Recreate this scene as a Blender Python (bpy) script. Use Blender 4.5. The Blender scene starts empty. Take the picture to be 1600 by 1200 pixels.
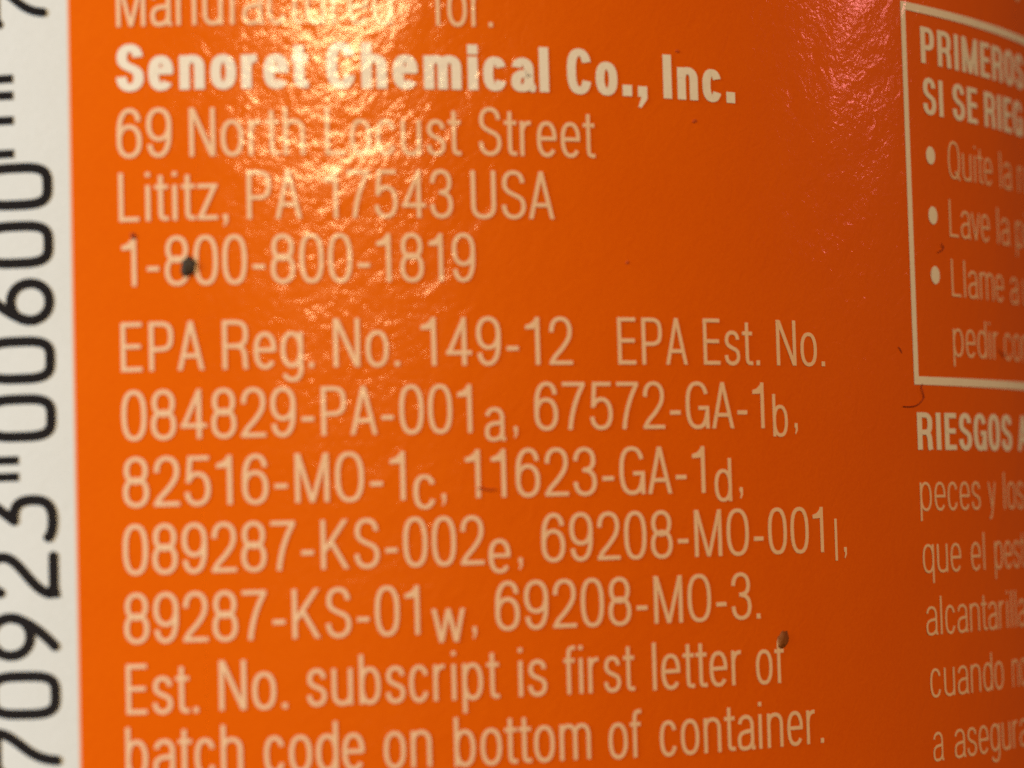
import bpy, math, random
from mathutils import Vector, Matrix, noise as mnoise
random.seed(7)
sc = bpy.context.scene
sc.unit_settings.scale_length = 0.1          # one unit is ten centimetres: the canister is 7.6 cm across
R = 0.38                                     # radius of the canister
EYE = 0.86                                   # height of the lens above the canister's base

# ---------------------------------------------------------------- camera
cam_d = bpy.data.cameras.new('camera')
cam = bpy.data.objects.new('camera', cam_d)
sc.collection.objects.link(cam)
CM = Matrix(((0.99499525, 0.02130029, -0.09762553), (-0.09617349, -0.06095823, -0.99349623), (-0.02711283, 0.99791302, -0.05860462)))
cam.matrix_world = Matrix.Translation((0, -3.07678824 * R, EYE)) @ CM.to_4x4()
cam_d.sensor_fit = 'HORIZONTAL'
cam_d.sensor_width = 36.0
cam_d.lens = 36.0 * 3787.2968 / 1600.0
cam_d.clip_start = 0.01
cam_d.clip_end = 200.0
cam_d.dof.use_dof = True
cam_d.dof.focus_distance = 2.275 * R
cam_d.dof.aperture_fstop = cam_d.lens * 0.001 / (0.058 * R)     # lens opening about 2 mm
sc.camera = cam

# ---------------------------------------------------------------- world, lamps, exposure
w = bpy.data.worlds.new('World'); sc.world = w; w.use_nodes = True
bg = w.node_tree.nodes['Background']
bg.inputs[0].default_value = (1.0, 0.72, 0.48, 1); bg.inputs[1].default_value = 0.03

def lamp(name, az, el, dist, size, radiance, col, target=(0, -R, EYE + .1), size_y=None):
    """area lamp in a room direction (azimuth from the camera side, elevation), given by the brightness of its face"""
    d = bpy.data.lights.new(name, 'AREA')
    d.shape = 'ELLIPSE'; d.size = size; d.size_y = size_y or size
    area = math.pi * d.size * d.size_y / 4
    d.energy = radiance * math.pi * area
    d.color = col
    o = bpy.data.objects.new(name, d); sc.collection.objects.link(o)
    a, e = math.radians(az), math.radians(el)
    p = Vector(target) + dist * Vector((math.sin(a) * math.cos(e), -math.cos(a) * math.cos(e), math.sin(e)))
    o.location = p
    o.rotation_euler = (Vector(target) - p).to_track_quat('-Z', 'Y').to_euler()
    return o
lamp('ceiling_lamp', 7.6, 18.0, 8.0, 2.3, 42, (1.0, .67, .32), size_y=1.6)
lamp('front_fill', -54, 30, 7.0, 2.4, 7.5, (1.0, .72, .44))  # added warm fill without a real source, lifts left against right
lamp('side_lamp', -64, 12, 6.0, 3.0, 12.5, (.84, .98, 1.04))
lamp('pink_lamp', 81.5, 17.0, 7.0, .95, 13, (1.0, .30, .30), target=(.2, -.3, EYE + .1))

sc.view_settings.view_transform = 'Standard'
sc.view_settings.look = 'None'
sc.view_settings.exposure = 0.0
sc.view_settings.gamma = 1.0
sc.view_settings.use_curve_mapping = False
sc.cycles.use_denoising = False
sc.cycles.max_bounces = 6
sc.cycles.sample_clamp_indirect = 4.0

# ---------------------------------------------------------------- materials
def nd(nt, t, **kw):
    n = nt.nodes.new(t)
    for k, v in kw.items(): setattr(n, k, v)
    return n

def printed(name, col, col2, rough=.42, coat=1.0, spec=.28):
    """ink under a crinkled clear film: mottled base colour, one shared crinkle relief in object space"""
    m = bpy.data.materials.new(name); m.use_nodes = True
    nt = m.node_tree; L = nt.links
    b = nt.nodes['Principled BSDF']
    tc = nd(nt, 'ShaderNodeTexCoord')
    def noise(scale, detail, rough_=.55, dist=0.0, off=(0, 0, 0), sca=(1, 1, 1), rot=(0, 0, 0)):
        mp = nd(nt, 'ShaderNodeMapping', vector_type='TEXTURE'); mp.inputs['Location'].default_value = off; mp.inputs['Scale'].default_value = sca; mp.inputs['Rotation'].default_value = rot
        L.new(tc.outputs['Object'], mp.inputs['Vector'])
        n = nd(nt, 'ShaderNodeTexNoise'); n.inputs['Scale'].default_value = scale; n.inputs['Detail'].default_value = detail
        n.inputs['Roughness'].default_value = rough_; n.inputs['Distortion'].default_value = dist
        L.new(mp.outputs[0], n.inputs['Vector']); return n.outputs[0]
    # ink: fine print grain and a broad unevenness
    g = noise(900, 2, .7); q = noise(26, 4, .6, off=(3, 1, 2))
    mx = nd(nt, 'ShaderNodeMath', operation='MULTIPLY_ADD'); L.new(g, mx.inputs[0]); mx.inputs[1].default_value = .6
    m2 = nd(nt, 'ShaderNodeMath', operation='MULTIPLY'); L.new(q, m2.inputs[0]); m2.inputs[1].default_value = .4; L.new(m2.outputs[0], mx.inputs[2])
    rp = nd(nt, 'ShaderNodeMapRange'); L.new(mx.outputs[0], rp.inputs[0]); rp.inputs[1].default_value = .34; rp.inputs[2].default_value = .66
    mc = nd(nt, 'ShaderNodeMix', data_type='RGBA'); L.new(rp.outputs[0], mc.inputs[0])
    mc.inputs[6].default_value = (*col, 1); mc.inputs[7].default_value = (*col2, 1)
    L.new(mc.outputs[2], b.inputs['Base Color'])
    b.inputs['Roughness'].default_value = rough
    b.inputs['Specular IOR Level'].default_value = spec
    b.inputs['Specular Tint'].default_value = (1, .62, .06, 1)      # gold tint put into the sheen for the haze around the glare
    b.inputs['Coat Weight'].default_value = coat
    b.inputs['Coat Roughness'].default_value = .13
    b.inputs['Coat IOR'].default_value = 1.5
    # crinkles of the film
    fine = noise(400, 2, .5, .3); mid = noise(190, 3, .6, .7, off=(5, 2, 1), sca=(1, 1, 1.5), rot=(0, .75, 0)); big = noise(34, 2, .5, .4, off=(1, 8, 2), rot=(0, .7, 0), sca=(1, 1, 1.7))
    prev = None
    for h, dist in ((big, BUMP[0]), (mid, BUMP[1]), (fine, BUMP[2])):
        bp = nd(nt, 'ShaderNodeBump'); bp.inputs['Strength'].default_value = 1.0; bp.inputs['Distance'].default_value = dist
        L.new(h, bp.inputs['Height'])
        if prev: L.new(prev, bp.inputs['Normal'])
        prev = bp.outputs[0]
    L.new(prev, b.inputs['Coat Normal'])
    bs = nd(nt, 'ShaderNodeBump'); bs.inputs['Strength'].default_value = 1.0; bs.inputs['Distance'].default_value = BUMP[1] * .5
    L.new(mid, bs.inputs['Height']); L.new(bs.outputs[0], b.inputs['Normal'])
    return m
BUMP = (.0012, .00022, .00013)

def plain(name, col, rough=.6, col2=None, scale=300):
    m = bpy.data.materials.new(name); m.use_nodes = True
    nt = m.node_tree; b = nt.nodes['Principled BSDF']
    tc = nd(nt, 'ShaderNodeTexCoord'); n = nd(nt, 'ShaderNodeTexNoise'); n.inputs['Scale'].default_value = scale; n.inputs['Detail'].default_value = 3
    nt.links.new(tc.outputs['Object'], n.inputs['Vector'])
    mc = nd(nt, 'ShaderNodeMix', data_type='RGBA'); nt.links.new(n.outputs[0], mc.inputs[0])
    mc.inputs[6].default_value = (*col, 1); mc.inputs[7].default_value = (*(col2 or [c * .7 for c in col]), 1)
    nt.links.new(mc.outputs[2], b.inputs['Base Color']); b.inputs['Roughness'].default_value = rough
    return m

M_ORANGE = printed('orange_ink', (.82, .138, .0004), (.775, .118, .0003))
M_PANEL = printed('panel_white', (.74, .80, .87), (.69, .75, .81), coat=.5, spec=.03)
M_RIM = printed('panel_rim', (.84, .50, .38), (.80, .45, .33), coat=.5)
M_BOLD = printed('cream_ink', (.93, .90, .84), (.85, .82, .75))
M_THIN = printed('thin_cream_ink', (.93, .66, .46), (.87, .60, .40))
M_BLACK = printed('black_ink', (.016, .015, .016), (.024, .022, .026), coat=.35, spec=0.0)
M_BODY = plain('container_plastic', (.75, .73, .68), .4)
M_DARK = plain('soot_dust', (.020, .014, .010), .8, (.07, .05, .035), 90)
M_BROWN = plain('brown_dust', (.20, .022, .003), .7, (.26, .10, .008), 60)
M_HAIR = plain('hair_fibre', (.30, .032, .007), .6)
M_CRUMB = plain('crumb_dust', (.40, .055, .006), .8)
M_STAIN = plain('stain_dust', (.62, .085, .006), .8)

# ---------------------------------------------------------------- geometry helpers
def link(name, verts, faces, mat, parent=None, smooth=True):
    me = bpy.data.meshes.new(name); me.from_pydata([tuple(v) for v in verts], [], faces); me.update()
    if smooth: me.polygons.foreach_set('use_smooth', [True] * len(me.polygons))
    me.materials.append(mat)
    o = bpy.data.objects.new(name, me); sc.collection.objects.link(o)
    if parent: o.parent = parent
    return o

def tag(o, label, cat, group=None):
    o['label'] = label; o['category'] = cat
    if group: o['group'] = group
    return o

def on(th, z, lift=0.0):
    """label coordinates (angle round the canister, height in radii from the eye level) to a point"""
    r = R + lift
    return Vector((r * math.sin(th), -r * math.cos(th), EYE + z * R))

def sheet(name, t0, t1, z0, z1, mat, parent, lift=0.0, dt=.006, nz=24, thick=.0006):
    n = max(2, int(math.ceil((t1 - t0) / dt)))
    vs, fs = [], []
    for i in range(n + 1):
        t = t0 + (t1 - t0) * i / n
        for j in range(nz + 1): vs.append(on(t, z0 + (z1 - z0) * j / nz, lift))
    for i in range(n):
        for j in range(nz):
            a = i * (nz + 1) + j; fs.append((a, a + nz + 1, a + nz + 2, a + 1))
    return link(name, vs, fs, mat, parent)
# ---------------------------------------------------------------- lettering: a condensed sans drawn as strokes
# A glyph is a list of strips; a strip is a list of (left, right) edge points. Cap height is 1.
def bez(p0, p1, p2, p3, n=10):
    r = []
    for i in range(n + 1):
        t = i / n; u = 1 - t
        r.append((u*u*u*p0[0] + 3*u*u*t*p1[0] + 3*u*t*t*p2[0] + t*t*t*p3[0], u*u*u*p0[1] + 3*u*u*t*p1[1] + 3*u*t*t*p2[1] + t*t*t*p3[1]))
    return r
def arc(x0, y0, x1, y1, a0, a1, n=2.35, seg=None):
    cx, cy, rx, ry = (x0 + x1) / 2, (y0 + y1) / 2, (x1 - x0) / 2, (y1 - y0) / 2
    seg = seg or max(6, int(abs(a1 - a0) / 9)); r = []
    for i in range(seg + 1):
        a = math.radians(a0 + (a1 - a0) * i / seg); c, s = math.cos(a), math.sin(a)
        r.append((cx + rx * math.copysign(abs(c) ** (2 / n), c), cy + ry * math.copysign(abs(s) ** (2 / n), s)))
    return r

class Pen:
    def __init__(s, wx, wy, ov=.012): s.wx, s.wy, s.ov = wx, wy, ov; s.strips = []
    def stroke(s, pts, k=1.0, closed=False):
        q = [pts[0]]
        for p in pts[1:]:
            if abs(p[0] - q[-1][0]) + abs(p[1] - q[-1][1]) > 1e-5: q.append(p)
        # resample long runs so that the strip can follow the round surface
        r = [q[0]]
        for p in q[1:]:
            d = math.hypot(p[0] - r[-1][0], p[1] - r[-1][1]); m = max(1, int(d / .11)); o = r[-1]
            for i in range(1, m + 1): r.append((o[0] + (p[0] - o[0]) * i / m, o[1] + (p[1] - o[1]) * i / m))
        n = len(r); st = []
        for i in range(n):
            if closed and i in (0, n - 1): a, b = r[n - 2], r[1]
            else: a, b = r[max(0, i - 1)], r[min(n - 1, i + 1)]
            dx, dy = b[0] - a[0], b[1] - a[1]; l = math.hypot(dx, dy) or 1
            # mitre on corners
            mit = 1.0
            if 0 < i < n - 1:
                d1 = (r[i][0] - r[i-1][0], r[i][1] - r[i-1][1]); d2 = (r[i+1][0] - r[i][0], r[i+1][1] - r[i][1])
                l1, l2 = math.hypot(*d1), math.hypot(*d2); c = (d1[0]*d2[0] + d1[1]*d2[1]) / (l1 * l2)
                mit = min(1.6, 1 / math.sqrt(max(.2, (1 + c) / 2)))
            nx, ny = -dy / l, dx / l
            ox, oy = nx * s.wx / 2 * k * mit, ny * s.wy / 2 * k * mit
            st.append(((r[i][0] + ox, r[i][1] + oy), (r[i][0] - ox, r[i][1] - oy)))
        s.strips.append(st)
    def vert(s, x, y0, y1, k=1.0): s.bar(x - s.wx * k / 2, y0, x + s.wx * k / 2, y1)
    def bar(s, x0, y0, x1, y1):
        if (x1 - x0) > (y1 - y0):
            m = max(1, int((x1 - x0) / .11)); s.strips.append([((x0 + (x1 - x0) * i / m, y1), (x0 + (x1 - x0) * i / m, y0)) for i in range(m + 1)])
        else: s.strips.append([((x0, y0), (x1, y0)), ((x0, y1), (x1, y1))])
    def diag(s, xa, ya, xb, yb, k=1.0):
        """slanted stem with level cuts"""
        h = s.wx * k / 2 * math.sqrt(1 + ((xb - xa) / (yb - ya)) ** 2 * (s.wy / s.wx) ** 2)
        m = 4; s.strips.append([((xa + (xb - xa) * i / m - h, ya + (yb - ya) * i / m), (xa + (xb - xa) * i / m + h, ya + (yb - ya) * i / m)) for i in range(m + 1)])

XH = .735
WID = {  # outer widths for the light and for the heavy cut
 'r': dict(zip('0123456789', [.50, .30, .50, .50, .52, .50, .50, .49, .50, .50])) | dict(A=.55, C=.54, E=.44, G=.56, K=.56, L=.42, M=.66, N=.54, O=.56, P=.50, R=.53, S=.51, U=.52, Q=.56, I=.09,
      a=.46, b=.46, c=.43, d=.46, e=.46, f=.28, g=.46, h=.45, i=.09, l=.09, m=.72, n=.45, o=.47, p=.46, q=.46, r=.28, s=.42, t=.28, u=.45, v=.45, w=.66, y=.45, z=.42),
 'b': dict(A=.66, C=.60, E=.49, G=.61, I=.21, M=.78, O=.60, P=.56, R=.59, S=.58, a=.51, c=.51, e=.53, h=.53, i=.2, l=.2, m=.80, n=.53, o=.54, r=.36, t=.34),
}
SB = dict(A=.015, v=.015, w=.015, y=.015, t=.02, f=.02, z=.03, L=.07, T=.015, r=.06)   # side bearings
def bearing(c): return SB.get(c, .05 if c in '0123456789CGOQSaceosdgq' else .075)

def glyph(c, st, wx, wy):
    P = Pen(wx, wy); W = WID['b' if st == 'b' else 'r'].get(c, .2); ov = P.ov; bold = st == 'b'
    X0, X1 = wx / 2, W - wx / 2; B, T = wy / 2 - ov, 1 - wy / 2 + ov; XT = XH - wy / 2 + ov; xc = W / 2
    def nb(pts, y0=None, y1=None):
        y0 = B if y0 is None else y0; y1 = T if y1 is None else y1
        return [(X0 + (X1 - X0) * u, y0 + (y1 - y0) * v) for u, v in pts]
    if c in '0OQ':
        P.stroke(arc(X0, B, X1, T, 0, 360, 2.5 if c == '0' else 2.45), closed=True)
        if c == 'Q': P.stroke([(W * .55, .2), (W * .98, -.02)])
    elif c == 'o': P.stroke(arc(X0, B, X1, XT, 0, 360), closed=True)
    elif c == 'C': P.stroke(arc(X0, B, X1, T, 24, 336, 2.5))
    elif c == 'c': P.stroke(arc(X0, B, X1, XT, 26, 334, 2.4))
    elif c == 'G':
        P.stroke(arc(X0, B, X1, T, 26, 345, 2.5)); P.bar(xc + .02, .40, W - wx * .98, .40 + wy); P.bar(W - wx * .98, 0, W, .40 + wy)
    elif c == 'e':
        P.stroke(arc(X0, B, X1, XT, 0, 322, 2.35)); P.bar(X0, XH * .46, W - wx * .1, XH * .46 + wy * .95)
    elif c == 'a':
        xs = X1 - .01
        P.stroke(arc(X0 + .015, XH * .42, xs, XT, 168, 2, 2.3) + [(xs, XH * .3), (xs, .06)] + bez((xs, .06), (xs, wy * .4), (xs + .01, wy * .45), (W + .02, wy * .45), 5))
        P.stroke([(xs, XH * .60)] + bez((xs, XH * .60), (xs - .03, XH * .50), (xc, XH * .56), (X0 + (xc - X0) * .55, XH * .50), 6)[1:] + bez((X0 + (xc - X0) * .55, XH * .50), (X0 + .01, XH * .46), (X0, XH * .36), (X0, XH * .26), 7)[1:] +
                 bez((X0, XH * .26), (X0, B + .03), (X0 + .06, B), (X0 + (X1 - X0) * .42, B), 8)[1:] + bez((X0 + (X1 - X0) * .42, B), (xs - .06, B), (xs, .12), (xs, .24), 7)[1:])
    elif c in 'bp': 
        P.vert(X0, 0 if c == 'b' else -.27, 1 if c == 'b' else XH); P.stroke(arc(X0, B, X1, XT, 0, 360, 2.3), closed=True)
    elif c in 'dq':
        P.vert(X1, 0 if c == 'd' else -.27, 1 if c == 'd' else XH); P.stroke(arc(X0, B, X1, XT, 0, 360, 2.3), closed=True)
    elif c == 'g':
        P.stroke(arc(X0, B + .02, X1, XT, 0, 360, 2.3), closed=True)
        P.stroke([(X1, XH), (X1, .0)] + arc(X0 + .01, -.28 + wy / 2, X1, .20, 0, -155, 2.3))
    elif c in 'nhr':
        P.vert(X0, 0, 1 if c == 'h' else XH)
        if c == 'r': P.stroke(arc(X0, XH * .30, X0 + (W - X0) * 1.55, XT - .005, 178, 84, 2.3))
        else: P.stroke(arc(X0, XH * .38, X1, XT, 176, 0, 2.35) + [(X1, XH * .3), (X1, 0)])
    elif c == 'm':
        xm = W / 2; P.vert(X0, 0, XH)
        for a, b in ((X0, xm), (xm, X1)): P.stroke(arc(a, XH * .38, b, XT, 176, 0, 2.35) + [(b, XH * .3), (b, 0)])
    elif c == 'u':
        P.vert(X1, 0, XH); P.stroke([(X0, XH), (X0, XH * .45)] + arc(X0, B, X1, XH * .62, 180, 356, 2.35))
    elif c == 't':
        xs = W * .45; P.bar(0, XH - wy, W, XH)
        P.stroke([(xs, .93), (xs, .2)] + bez((xs, .2), (xs, wy * .5), (xs + .02, wy * .46), (W * 1.02, wy * .52), 6))
    elif c == 'f':
        xs = W * .42; P.bar(0, XH - wy, W * .96, XH); P.stroke([(xs, 0), (xs, .78)] + bez((xs, .78), (xs, 1 - wy * .4), (xs + .06, 1 - wy * .5), (W * 1.03, 1 - wy * .52), 7))
    elif c == 'i': P.vert(xc, 0, XH); P.bar(xc - wx * .52, 1 - wx * 1.0, xc + wx * .52, 1)
    elif c in 'lI': P.vert(xc, 0, 1)
    elif c in 'sS':
        t = XT if c == 's' else T
        P.stroke(sum([nb(q, B, t) for q in (bez((.96, .77), (.94, .92), (.78, 1), (.5, 1)), bez((.5, 1), (.2, 1), (.04, .9), (.04, .75)), bez((.04, .75), (.04, .6), (.25, .56), (.5, .505)), bez((.5, .505), (.78, .45), (1, .42), (1, .25)), bez((1, .25), (1, .09), (.78, 0), (.5, 0)), bez((.5, 0), (.2, 0), (.01, .09), (0, .27)))], []))
    elif c == 'y':
        P.diag(X0, XH, xc + .01, 0); P.stroke([(X1, XH), (xc, .0)] + bez((xc, .0), (xc - .04, -.22), (xc - .08, -.26 + wy / 2 - .01), (W * .1, -.26 + wy / 2), 6))
    elif c == 'v': P.diag(X0, XH, xc, 0); P.diag(X1, XH, xc, 0)
    elif c == 'w':
        for a, ya, b, yb in ((X0, XH, W * .28, 0), (W * .28, 0, xc, XH), (xc, XH, W * .72, 0), (W * .72, 0, X1, XH)): P.diag(a, ya, b, yb, .93)
    elif c == 'z': P.bar(0, XH - wy, W, XH); P.bar(0, 0, W, wy); P.diag(X0 + .01, wy * .5, X1 - .01, XH - wy * .5)
    elif c == 'A':
        P.diag(X0 - .0, 0, xc, 1, .97); P.diag(X1 + .0, 0, xc, 1, .97); P.bar(W * .2, .25, W * .8, .25 + wy)
    elif c == 'E':
        P.vert(X0, 0, 1); P.bar(X0, 0, W, wy); P.bar(X0, 1 - wy, W, 1); P.bar(X0, .5 - wy * .4, W * .94, .5 + wy * .6)
    elif c == 'K': P.vert(X0, 0, 1); P.diag(X0 + .02, .36, X1 - .01, 1); P.diag(X0 + (X1 - X0) * .32, .58, X1, 0)
    elif c == 'L': P.vert(X0, 0, 1); P.bar(X0, 0, W, wy)
    elif c == 'M': P.vert(X0, 0, 1); P.vert(X1, 0, 1); P.diag(X0 + .01, 1, xc, 0, .92); P.diag(X1 - .01, 1, xc, 0, .92)
    elif c == 'N': P.vert(X0, 0, 1); P.vert(X1, 0, 1); P.diag(X0 + .01, 1, X1 - .01, 0, 1.02)
    elif c in 'PR':
        yb = .44 if c == 'P' else .47; yt = 1 - wy / 2
        P.vert(X0, 0, 1); xm = X0 + (X1 - X0) * .45
        P.stroke([(X0, yt), (xm, yt)] + bez((xm, yt), (X1 - .02, yt), (X1, yt - .1), (X1, (yt + yb) / 2), 9)[1:] + bez((X1, (yt + yb) / 2), (X1, yb + .1), (X1 - .02, yb), (xm, yb), 9)[1:] + [(X0, yb)])
        if c == 'R': P.stroke([(xm, yb)] + bez((xm, yb), (X1 - .04, yb), (X1 - .03, .36), (X1 - .02, .22), 8)[1:] + [(X1 - .015, .08), (X1 + .01, 0)])
    elif c == 'U': P.stroke([(X0, 1), (X0, .4)] + arc(X0, B, X1, .52, 180, 360, 2.4) + [(X1, 1)])
    elif c == '1':
        xs = W - wx / 2; P.vert(xs, 0, 1)
        P.strips.append([((xs - wx * .3, .995), (xs - wx * .3, .76)), ((xs - wx * .8, .93), (xs - wx * .8, .755)), ((xs - wx * 1.5, .868), (xs - wx * 1.5, .75)), ((0, .83), (0, .745))])
    elif c == '2':
        P.stroke(sum([nb(q, wy * .3) for q in (bez((.02, .70), (.02, .9), (.2, 1), (.5, 1)), bez((.5, 1), (.8, 1), (.98, .9), (.98, .73)), bez((.98, .73), (.98, .56), (.78, .46), (.55, .33)), bez((.55, .33), (.3, .2), (.06, .14), (.03, 0)))], [])); P.bar(0, 0, W, wy)
    elif c == '3':
        P.stroke(sum([nb(q) for q in (bez((.02, .74), (.04, .92), (.22, 1), (.49, 1)), bez((.49, 1), (.78, 1), (.95, .9), (.95, .76)), bez((.95, .76), (.95, .6), (.78, .535), (.38, .535)))], []))
        P.stroke(sum([nb(q) for q in (bez((.38, .535), (.8, .535), (1, .44), (1, .27)), bez((1, .27), (1, .1), (.8, 0), (.49, 0)), bez((.49, 0), (.2, 0), (.02, .09), (0, .27)))], []))
    elif c == '4':
        xs = W * .76 - wx / 2 + .02; P.vert(xs, 0, 1); P.bar(0, .22, W, .22 + wy); P.diag(wx * .55, .24, xs - .0, .97, .9)
    elif c == '5':
        P.bar(W * .16, 1 - wy, W * .95, 1); P.stroke([(X0 + W * .13, 1), (X0 + W * .05, .46)], .95)
        P.stroke(sum([nb(q) for q in (bez((.06, .48), (.14, .58), (.3, .645), (.5, .645)), bez((.5, .645), (.82, .645), (1, .52), (1, .32)), bez((1, .32), (1, .12), (.8, 0), (.49, 0)), bez((.49, 0), (.2, 0), (.03, .09), (0, .25)))], []))
    elif c in '69':
        q1 = arc(X0, B, X1, .635, 0, 360, 2.25)
        q2 = sum([nb(q) for q in (bez((.96, .76), (.93, .92), (.78, 1), (.53, 1)), bez((.53, 1), (.2, 1), (0, .82), (0, .5)), bez((0, .5), (0, .4), (0, .34), (0, .28), 4))], [])
        if c == '9': q1 = [(W - x, 1 - y) for x, y in q1]; q2 = [(W - x, 1 - y) for x, y in q2]
        P.stroke(q1, closed=True); P.stroke(q2)
    elif c == '7': P.bar(0, 1 - wy, W, 1); P.stroke(bez((X1 + .01, 1 - wy * .6), (X0 + .22, .62), (X0 + .14, .3), (X0 + .11, 0), 10))
    elif c == '8':
        P.stroke(arc(X0 + .02, .50, X1 - .02, T, 0, 360, 2.2), closed=True); P.stroke(arc(X0, B, X1, .555, 0, 360, 2.25), closed=True)
    elif c == '-': W = .25; P.bar(0, .30, W, .30 + wy * 1.08)
    elif c == '.': W = wx * 1.12; P.bar(0, 0, W, W * 1.05)
    elif c == ':': W = wx * 1.12; P.bar(0, 0, W, W); P.bar(0, XH - W, W, XH)
    elif c == ',':
        W = wx * 1.12; P.bar(0, 0, W, W); P.strips.append([((0.35 * W, 0), (W, 0)), ((.25 * W, -.07), (.93 * W, -.06)), ((0, -W * .75 - .05), (.3 * W, -W * .75 - .07))])
    return P.strips, W

STYLE = {'r': (.092, .085, 1.0), 'b': (.215, .168, .955), 'B': (.19, .138, .865), 't': (.074, .070, .885)}
CAP = .0418979      # cap height of the light text, in radii
LIFT, STEP = 3.0e-4, 5e-5

def word_strips(t, st):
    wx, wy, h = STYLE[st]; base = 'b' if st in 'bB' else 'r'
    drop = 0.0; k = 1.0
    if t[0] == '_': t = t[1:]; drop = -.19; k = .93
    x = 0.0; out = []
    for i, c in enumerate(t):
        s, W = glyph(c, base, wx, wy)
        if i: x += .07 if c == '1' else bearing(c)
        for n, strip in enumerate(s): out.append((n, [((x + a[0], a[1] * k + drop), (x + b[0], b[1] * k + drop)) for a, b in strip]))
        x += W + (.15 if c == '1' else bearing(c))
    xs = [p[0] for _, s in out for e in s for p in e]
    return out, min(xs), max(xs), h

def text_mesh(name, words, st, mat, parent, hscale=1.0):
    vs, fs = [], []; ratio = []
    trim = .0011 if st in 'rb' else .0016      # ink ends lie a little inside the soft edge
    for t, t0, t1, z in words:
        t0 += trim
        if t1 is not None: t1 -= trim
        s, x0, x1, h = word_strips(t, st)
        if t1 is not None and t in (',', '_l'):      # a lone thin glyph keeps its natural width
            k = .84 * CAP; t0 = (t0 + t1) / 2 - (x1 - x0) * k / 2
        elif t1 is not None: k = (t1 - t0) / (x1 - x0); ratio.append(k / CAP) if len(t) > 1 else 0
        else: k = (sum(ratio) / len(ratio) if ratio else .9) * CAP
        for n, strip in s:
            b = len(vs)
            for e in strip:
                for p in e: vs.append(on(t0 + (p[0] - x0) * k, z + p[1] * h * CAP, LIFT + n * STEP))
            for i in range(len(strip) - 1): fs.append((b + 2*i, b + 2*i + 1, b + 2*i + 3, b + 2*i + 2))
    # outward faces
    good = []
    for f in fs:
        a, b_, c = vs[f[0]], vs[f[1]], vs[f[2]]; nn = (b_ - a).cross(c - a); m = Vector((a.x, a.y, 0))
        good.append(f if nn.dot(m) >= 0 else f[::-1])
    print(name, st, [round(r, 2) for r in ratio])
    return link(name, vs, good, mat, parent)
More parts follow.
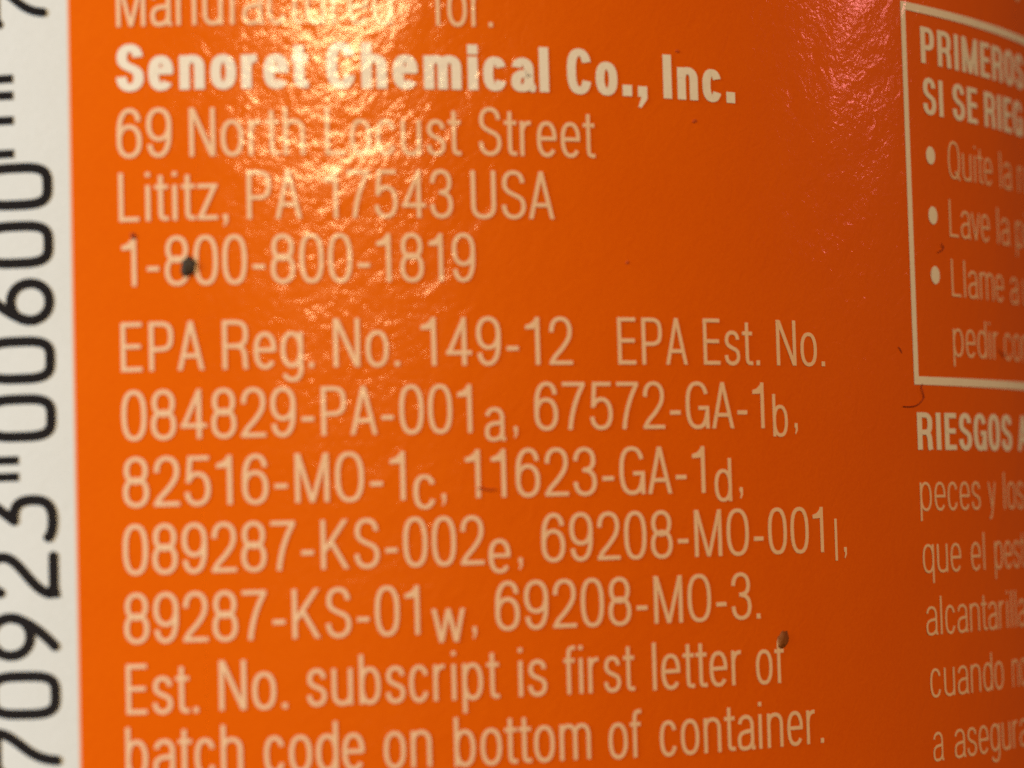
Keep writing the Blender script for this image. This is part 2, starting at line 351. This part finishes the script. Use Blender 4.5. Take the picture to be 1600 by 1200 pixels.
LINES=[
  ('man', 'r', [('Manufactured', -0.1297, None, 0.4376), ('for:', 0.1438, 0.1999, 0.4376)]),
  ('sen', 'b', [('Senoret', -0.1306, 0.0362, 0.3818), ('Chemical', 0.0494, 0.2506, 0.3815), ('Co.,', 0.2658, 0.3467, 0.3813), ('Inc.', 0.3612, 0.4407, 0.3812)]),
  ('nor', 'r', [('69', -0.1311, -0.0822, 0.3242), ('North', -0.069, 0.0316, 0.3238), ('Locust', 0.047, 0.1683, 0.3237), ('Street', 0.1821, 0.2931, 0.3243)]),
  ('lit', 'r', [('Lititz,', -0.1304, -0.0352, 0.2691), ('PA', -0.021, 0.0277, 0.269), ('17543', 0.0447, 0.1594, 0.2689), ('USA', 0.1737, 0.2521, 0.2688)]),
  ('tel', 'r', [('1-800-800-1819', -0.1287, 0.178, 0.2134)]),
  ('epa', 'r', [('EPA', -0.1308, -0.0579, 0.1404), ('Reg.', -0.0443, 0.0353, 0.1403), ('No.', 0.0501, 0.1092, 0.1403), ('149-12', 0.126, 0.2657, 0.1404), ('EPA', 0.3072, 0.3799, 0.1406), ('Est.', 0.3948, 0.459, 0.1408), ('No.', 0.4765, 0.5377, 0.141)]),
  ('084', 'r', [('084829-PA-001', -0.1312, 0.1716, 0.0819), ('_a', 0.1808, 0.2016, 0.0825), (',', 0.2074, 0.2121, 0.0825), ('67572-GA-1', 0.2262, 0.4621, 0.0832), ('_b', 0.4695, 0.4892, 0.0836), (',', 0.4953, 0.5007, 0.0836)]),
  ('825', 'r', [('82516-MO-1', -0.1309, 0.1114, 0.0251), ('_c', 0.1162, 0.1372, 0.0253), (',', 0.1411, 0.1465, 0.0253), ('11623-GA-1', 0.1621, 0.3945, 0.0254), ('_d', 0.402, 0.4229, 0.0254), (',', 0.4292, 0.4349, 0.0254)]),
  ('089', 'r', [('089287-KS-002', -0.1319, 0.1794, -0.0321), ('_e', 0.1811, 0.203, -0.0317), (',', 0.2083, 0.2135, -0.0317), ('69208-MO-001', 0.2294, 0.5283, -0.0317), ('_l', 0.54, 0.5458, -0.032), (',', 0.5516, 0.5575, -0.032)]),
  ('892', 'r', [('89287-KS-01', -0.1319, 0.121, -0.0902), ('_w', 0.1294, 0.1607, -0.0897), (',', 0.1652, 0.1707, -0.0896), ('69208-MO-3.', 0.1858, 0.4502, -0.0894)]),
  ('est', 'r', [('Est.', -0.1313, -0.0684, -0.1499), ('No.', -0.0528, 0.0066, -0.1487), ('subscript', 0.0212, 0.1899, -0.1475), ('is', 0.205, 0.233, -0.1471), ('first', 0.2467, 0.3164, -0.1472), ('letter', 0.332, 0.4267, -0.1479), ('of', 0.4409, 0.476, -0.1488)]),
  ('bat', 'r', [('batch', -0.1326, -0.0321, -0.2029), ('code', -0.016, 0.0707, -0.2029), ('on', 0.0854, 0.1285, -0.2029), ('bottom', 0.1464, 0.272, -0.2041), ('of', 0.2872, 0.3214, -0.2055), ('container.', 0.3373, 0.5201, -0.2064)]),
  ('pri', 'B', [('PRIMEROS', 0.6907, 0.9155, 0.4436)]),
  ('si', 'B', [('SI', 0.6914, 0.7297, 0.3931), ('SE', 0.7438, 0.796, 0.3931), ('RIEG', 0.8084, 0.9059, 0.393)]),
  ('qui', 't', [('Quite', 0.7314, 0.8234, 0.3331), ('la', 0.8382, 0.8703, 0.3331), ('ropa', 0.8845, None, 0.3331)]),
  ('lav', 't', [('Lave', 0.7296, 0.8126, 0.2745), ('la', 0.8271, 0.8595, 0.2745), ('piel', 0.8726, None, 0.2745)]),
  ('lla', 't', [('Llame', 0.7296, 0.8397, 0.2151), ('a', 0.8531, 0.8762, 0.2146), ('un', 0.8852, None, 0.2146)]),
  ('ped', 't', [('pedir', 0.7281, 0.8211, 0.1557), ('con', 0.8326, None, 0.1557)]),
  ('rie', 'B', [('RIESGOS', 0.662, 0.8458, 0.0631), ('A', 0.8569, None, 0.0633)]),
  ('pec', 't', [('peces', 0.6625, 0.772, 0.0043), ('y', 0.7846, 0.8035, 0.0041), ('los', 0.818, 0.8697, 0.004)]),
  ('que', 't', [('que', 0.6629, 0.731, -0.0556), ('el', 0.7464, 0.7763, -0.0556), ('pest', 0.7935, 0.866, -0.0556)]),
  ('alc', 't', [('alcantarilla', 0.6648, 0.8636, -0.1155)]),
  ('cua', 't', [('cuando', 0.6678, 0.8055, -0.1752), ('no', 0.8219, 0.8592, -0.1752)]),
  ('ase', 't', [('a', 0.6686, 0.6889, -0.2361), ('asegura', 0.7039, 0.8562, -0.2361)]),
]
# ---------------------------------------------------------------- the canister
can = bpy.data.objects.new('canister', None); sc.collection.objects.link(can)
tag(can, 'round canister in an orange label printed with cream lettering and a white barcode panel', 'canister')

prof = [(0, .02), (.30, .02), (.345, .0), (.366, .012), (.3745, .04), (.3765, .08), (.3765, 1.62), (.370, 1.66), (.345, 1.70), (.30, 1.715), (0, 1.715)]
vs, fs = [], []; N = 200
for i in range(N):
    a = 2 * math.pi * i / N
    for r, z in prof: vs.append((max(r, .0005) * math.sin(a), -max(r, .0005) * math.cos(a), z))
K = len(prof)
for i in range(N):
    for j in range(K - 1):
        a = i * K + j; b = ((i + 1) % N) * K + j; fs.append((a, b, b + 1, a + 1))
link('container', vs, fs, M_BODY, can)

Z0, Z1 = -1.95, 1.85
EDGE, RIM = -.1697, .0022
label = sheet('label', EDGE, 2 * math.pi - 1.25, Z0, Z1, M_ORANGE, can, dt=.005)
panel = sheet('barcode_panel', -1.25, EDGE - RIM, Z0, Z1, M_PANEL, can, dt=.005)
sheet('panel_edge', EDGE - RIM, EDGE, Z0, Z1, M_RIM, panel, dt=.005)

for key, st, words in LINES:
    text_mesh({'b': 'company_line', 'B': 'heading_line'}.get(st, 'text_line'), words, st, M_BOLD if st in 'bB' else M_THIN, label)
text_mesh('text_line', [('NUEVO', .8105, .915, .5375)], 'r', M_THIN, label)

# frame round the first paragraph of the right column, drawn as one ring
fr_v, fr_f = [], []
def strip_into(V, F, pts, lift):
    b = len(V)
    for (a, za), (c, zc) in pts: V.append(on(a, za, lift)); V.append(on(c, zc, lift))
    for i in range(len(pts) - 1): F.append((b + 2*i, b + 2*i + 1, b + 2*i + 3, b + 2*i + 2))
fx0, fx1, fz0, fz1, ft, fh = .6615, 1.62, .1262, .5010, .0074, .0080
n = 160
strip_into(fr_v, fr_f, [((fx0 + (fx1 - fx0) * i / n, fz0 + fh), (fx0 + (fx1 - fx0) * i / n, fz0)) for i in range(n + 1)], LIFT)
strip_into(fr_v, fr_f, [((fx0 + (fx1 - fx0) * i / n, fz1), (fx0 + (fx1 - fx0) * i / n, fz1 - fh)) for i in range(n + 1)], LIFT)
for xx in (fx0, fx1 - ft):
    strip_into(fr_v, fr_f, [((xx, fz0 + fh + (fz1 - fz0 - 2 * fh) * i / 20), (xx + ft, fz0 + fh + (fz1 - fz0 - 2 * fh) * i / 20)) for i in range(21)], LIFT)
fr_f = [f if (fr_v[f[1]] - fr_v[f[0]]).cross(fr_v[f[2]] - fr_v[f[0]]).dot(Vector((fr_v[f[0]].x, fr_v[f[0]].y, 0))) > 0 else f[::-1] for f in fr_f]
link('frame_border', fr_v, fr_f, M_BOLD, label)
for bt, bz in ((.7023, .3525), (.7026, .2933), (.7029, .2344)):
    V, F = [on(bt, bz, LIFT)], []
    for i in range(40):
        a = 2 * math.pi * i / 40; V.append(on(bt + .0076 * math.cos(a), bz + .0089 * math.sin(a), LIFT))
    F = [(0, 1 + i, 1 + (i + 1) % 40) for i in range(40)]
    link('bullet', V, F, M_BOLD, label)

# barcode digits: they read upwards; x runs up the canister, y runs left from the base line
DIG_T, DIG_H = -.1868, .0640
def rstroke(pts, w, closed=False):
    p = Pen(w, w); p.stroke(pts, closed=closed); s = p.strips
    if not closed:
        for e in (pts[0], pts[-1]):      # round stroke ends
            c = [(e[0] + w / 2 * math.cos(a), e[1] + w / 2 * math.sin(a)) for a in [math.pi * 2 * i / 20 for i in range(20)]]
            s.append([(c[i], c[-i % 20]) for i in range(0, 11)])
    return s
def code_digit(c):
    w = .134
    W = .64; a, b = w / 2, W - w / 2; t, o = 1 - w / 2, w / 2
    if c == '0': return rstroke(arc(a, o, b, t, 0, 360, 3.6, 60), w, True)
    if c == '6': return rstroke(arc(a, o, b, .60, 0, 360, 2.1, 48), w, True) + rstroke(bez((b - .13, t), (.30, .80), (a, .52), (a, .30), 14), w)
    if c == '9': return rstroke(arc(a, .40, b, t, 0, 360, 2.1, 48), w, True) + rstroke(bez((b, .68), (b, .48), (.36, .22), (a + .12, o), 14), w)
    if c == '2': return rstroke(bez((a + .03, .80), (a + .08, t + .0), (.28, t), (.33, t), 8) + bez((.33, t), (b, t), (b, .84), (b, .76), 8) + bez((b, .76), (b, .52), (a, .36), (a, o), 14) + [(b, o)], w)
    if c == '3': return rstroke([(a, t), (b - .02, t), (.30, .60)], w) + rstroke(bez((.30, .60), (b, .62), (b, .44), (b, .32), 10) + bez((b, .32), (b, .1), (.42, o), (.30, o), 10) + bez((.30, o), (.18, o), (.1, .09), (a, .13), 6), w)
    if c == '7': return rstroke([(a - .02, t - .06), (a - .02, t), (b, t)], w) + rstroke(bez((b, t), (b - .02, .62), (.22, .52), (.20, o), 16), w)
for c, zc, sh in (('7', -.1795, .95), ('0', -.1319, 1), ('9', -.0823, 1), ('2', -.0308, 1), ('3', .0176, 1), ('0', .1038, 1), ('0', .1533, 1), ('6', .2031, 1), ('0', .2527, 1), ('0', .3030, 1), ('7', .4600, .76)):
    V, F = [], []
    for nlay, strip in enumerate(code_digit(c)):
        b = len(V)
        base = DIG_T - (.0022 if c == '7' and zc > 0 else 0)
        for e in strip:
            for x, y in e: V.append(on(base - y * DIG_H * sh, zc + (x - .32) * DIG_H * .99 * (1 if sh > .9 else .9), LIFT + nlay * STEP))
        for i in range(len(strip) - 1):
            f = (b + 2*i, b + 2*i + 1, b + 2*i + 3, b + 2*i + 2)
            nn = (V[f[1]] - V[f[0]]).cross(V[f[3]] - V[f[0]]) + (V[f[2]] - V[f[1]]).cross(V[f[3]] - V[f[1]])
            F.append(f if nn.dot(Vector((V[b].x, V[b].y, 0))) > 0 else f[::-1])
    link('digit', V, F, M_BLACK, panel)
# guard bars reach down between the digits; the code's other bars stand further left
def code_bar(t0, t1, zc, wd, name):
    V, F = [], []
    m = 40
    for i in range(m + 1):
        t = t0 + (t1 - t0) * i / m
        V += [on(t, zc - wd / 2, LIFT), on(t, zc + wd / 2, LIFT)]
    for i in range(m): F.append((2*i, 2*i + 2, 2*i + 3, 2*i + 1))
    link(name, V, F, M_BLACK, panel)
for zc in (.3967, .3822, .3605, .3316, .0678, .0536): code_bar(-.80, -.2202, zc, .0072, 'guard_bar')
z = -.14
rb = random.Random(3)
V, F = [], []
while z < .32:
    wd = rb.choice((.0066, .0066, .0132, .0198)); nz_ = z + wd + rb.choice((.0066, .0132))
    if not (.035 < z < .085):
        b = len(V)
        for i in range(41): t = -.80 + .53 * i / 40; V += [on(t, z, LIFT), on(t, z + wd, LIFT)]
        F += [(b + 2*i, b + 2*i + 2, b + 2*i + 3, b + 2*i + 1) for i in range(40)]
    z = nz_
link('code_bars', V, F, M_BLACK, panel)

# ---------------------------------------------------------------- dust and fibres on the label
def px(u): return u / 1820.0 * R        # picture pixels of the photograph to length at the label
def lump(name, th, z, wu, hu, du, tilt, mat, label_, seed, cat='speck'):
    import bmesh
    bm = bmesh.new(); bmesh.ops.create_icosphere(bm, subdivisions=4, radius=1.0)
    e1 = Vector((math.cos(th), math.sin(th), 0)); nn = Vector((math.sin(th), -math.cos(th), 0)); e3 = Vector((0, 0, 1))
    c, s = math.cos(tilt), math.sin(tilt); org = on(th, z, 0)
    for v in bm.verts:
        p = v.co.copy(); k = 1 + .32 * mnoise.noise(p * 1.3 + Vector((seed, 0, 0))) + .16 * mnoise.noise(p * 3.1 + Vector((0, seed, 0))) + .08 * mnoise.noise(p * 7 + Vector((0, 0, seed)))
        p *= k; x, y = p.x * wu, p.z * hu; p2 = (x * c - y * s, x * s + y * c)
        v.co = e1 * p2[0] + e3 * p2[1] + nn * (p.y * du + du * .55)
    me = bpy.data.meshes.new(name); bm.to_mesh(me); bm.free(); me.materials.append(mat)
    me.polygons.foreach_set('use_smooth', [True] * len(me.polygons))
    o = bpy.data.objects.new(name, me); sc.collection.objects.link(o); o.location = org
    tag(o, label_, cat, 'specks of dust on the label'); return o
lump('dust_speck', -.0712, .2289, px(11), px(15.5), px(6), -.2, M_DARK, 'large dark grey speck stuck on the first eight of the telephone number', 1.0)
lump('dust_speck', .4738, -.1095, px(10), px(14.5), px(3), -.35, M_BROWN, 'brown speck above the end of the word of at the line about the first letter', 5.0)
lump('dust_speck', -.1177, .2565, px(4), px(5.5), px(2.5), .3, M_CRUMB, 'tiny brown speck just above the first digit of the telephone number', 9.0)
lump('dust_speck', .3784, .4252, px(4), px(2.5), px(.7), -.2, M_STAIN, 'faint reddish speck above the capital I of Inc in the bold line', 12.0)
lump('dust_speck', .3944, .3622, px(4.5), px(3), px(.7), .2, M_STAIN, 'faint brown speck on plain orange just below the word Inc', 15.0)
lump('dust_speck', .3205, .2317, px(2.8), px(3.0), px(.7), 0, M_STAIN, 'pinhead brown speck alone on plain orange right of the telephone number', 18.0)

def fibre(name, pts, rad, mat, label_, cat='fibre'):
    """round thread lying on the label; pts are (angle, height, lift)"""
    P_ = []
    for i in range(len(pts) - 1):
        p0 = pts[max(0, i - 1)]; p1 = pts[i]; p2 = pts[i + 1]; p3 = pts[min(len(pts) - 1, i + 2)]
        for k in range(8):
            t = k / 8
            P_.append(tuple(.5 * ((2*p1[j]) + (-p0[j] + p2[j]) * t + (2*p0[j] - 5*p1[j] + 4*p2[j] - p3[j]) * t*t + (-p0[j] + 3*p1[j] - 3*p2[j] + p3[j]) * t**3) for j in range(3)))
    P_.append(tuple(pts[-1])); W3 = [on(a, z, rad + l) for a, z, l in P_]
    org = W3[len(W3) // 2].copy(); V, F = [], []; m = 8
    for i, p in enumerate(W3):
        d = (W3[min(i + 1, len(W3) - 1)] - W3[max(i - 1, 0)]).normalized(); up = Vector((p.x, p.y, 0)).normalized()
        s = d.cross(up).normalized(); u = s.cross(d); r = rad * (.45 + .55 * math.sin(math.pi * min(1, max(.08, i / (len(W3) - 1)))) ** .5)
        for k in range(m): a = 2 * math.pi * k / m; V.append(p - org + r * (math.cos(a) * s + math.sin(a) * u))
    for i in range(len(W3) - 1):
        for k in range(m): F.append((i*m + k, i*m + (k + 1) % m, (i + 1)*m + (k + 1) % m, (i + 1)*m + k))
    F += [tuple(range(m))[::-1], tuple((len(W3) - 1) * m + k for k in range(m))]
    o = link(name, V, F, mat); o.location = org
    return tag(o, label_, cat, 'fibres on the label')
fibre('curled_hair', [(.6727, .1269, .0006), (.6704, .1231, .0009), (.6735, .1157, .0007), (.6744, .1132, .0005), (.6679, .1082, .0004), (.6597, .1053, .0004), (.6506, .1045, .0003), (.6418, .1047, .0003)], px(.95), M_HAIR, 'curled dark red hair hanging from the lower left corner of the white frame')
fibre('fibre_tuft', [(.7071, .2567, .0003), (.7117, .2589, .0006), (.7163, .2605, .0004), (.7176, .2631, .0005), (.7143, .2642, .0008), (.7133, .2666, .0006)], px(.9), M_HAIR, 'small kinked dark fibre between the second and third bullet')
fibre('lint_fibre', [(.8193, .1664, .0004), (.8248, .1621, .0006), (.8304, .1597, .0004), (.8366, .1619, .0003)], px(1.0), M_CRUMB, 'brown lint bent between the words pedir and con inside the frame')
fibre('short_fibre', [(.6383, .1619, .0003), (.6411, .1595, .0004), (.6438, .1559, .0003)], px(.8), M_CRUMB, 'short straight fibre on plain orange just left of the white frame')
fibre('stain_smudge', [(.1733, .0331, .0002), (.1774, .0347, .0003), (.1819, .0324, .0003), (.1906, .0327, .0002)], px(1.3), M_STAIN, 'faint brown smudge lying across the feet of the two ones')  # a smudge, modelled as a thin thread
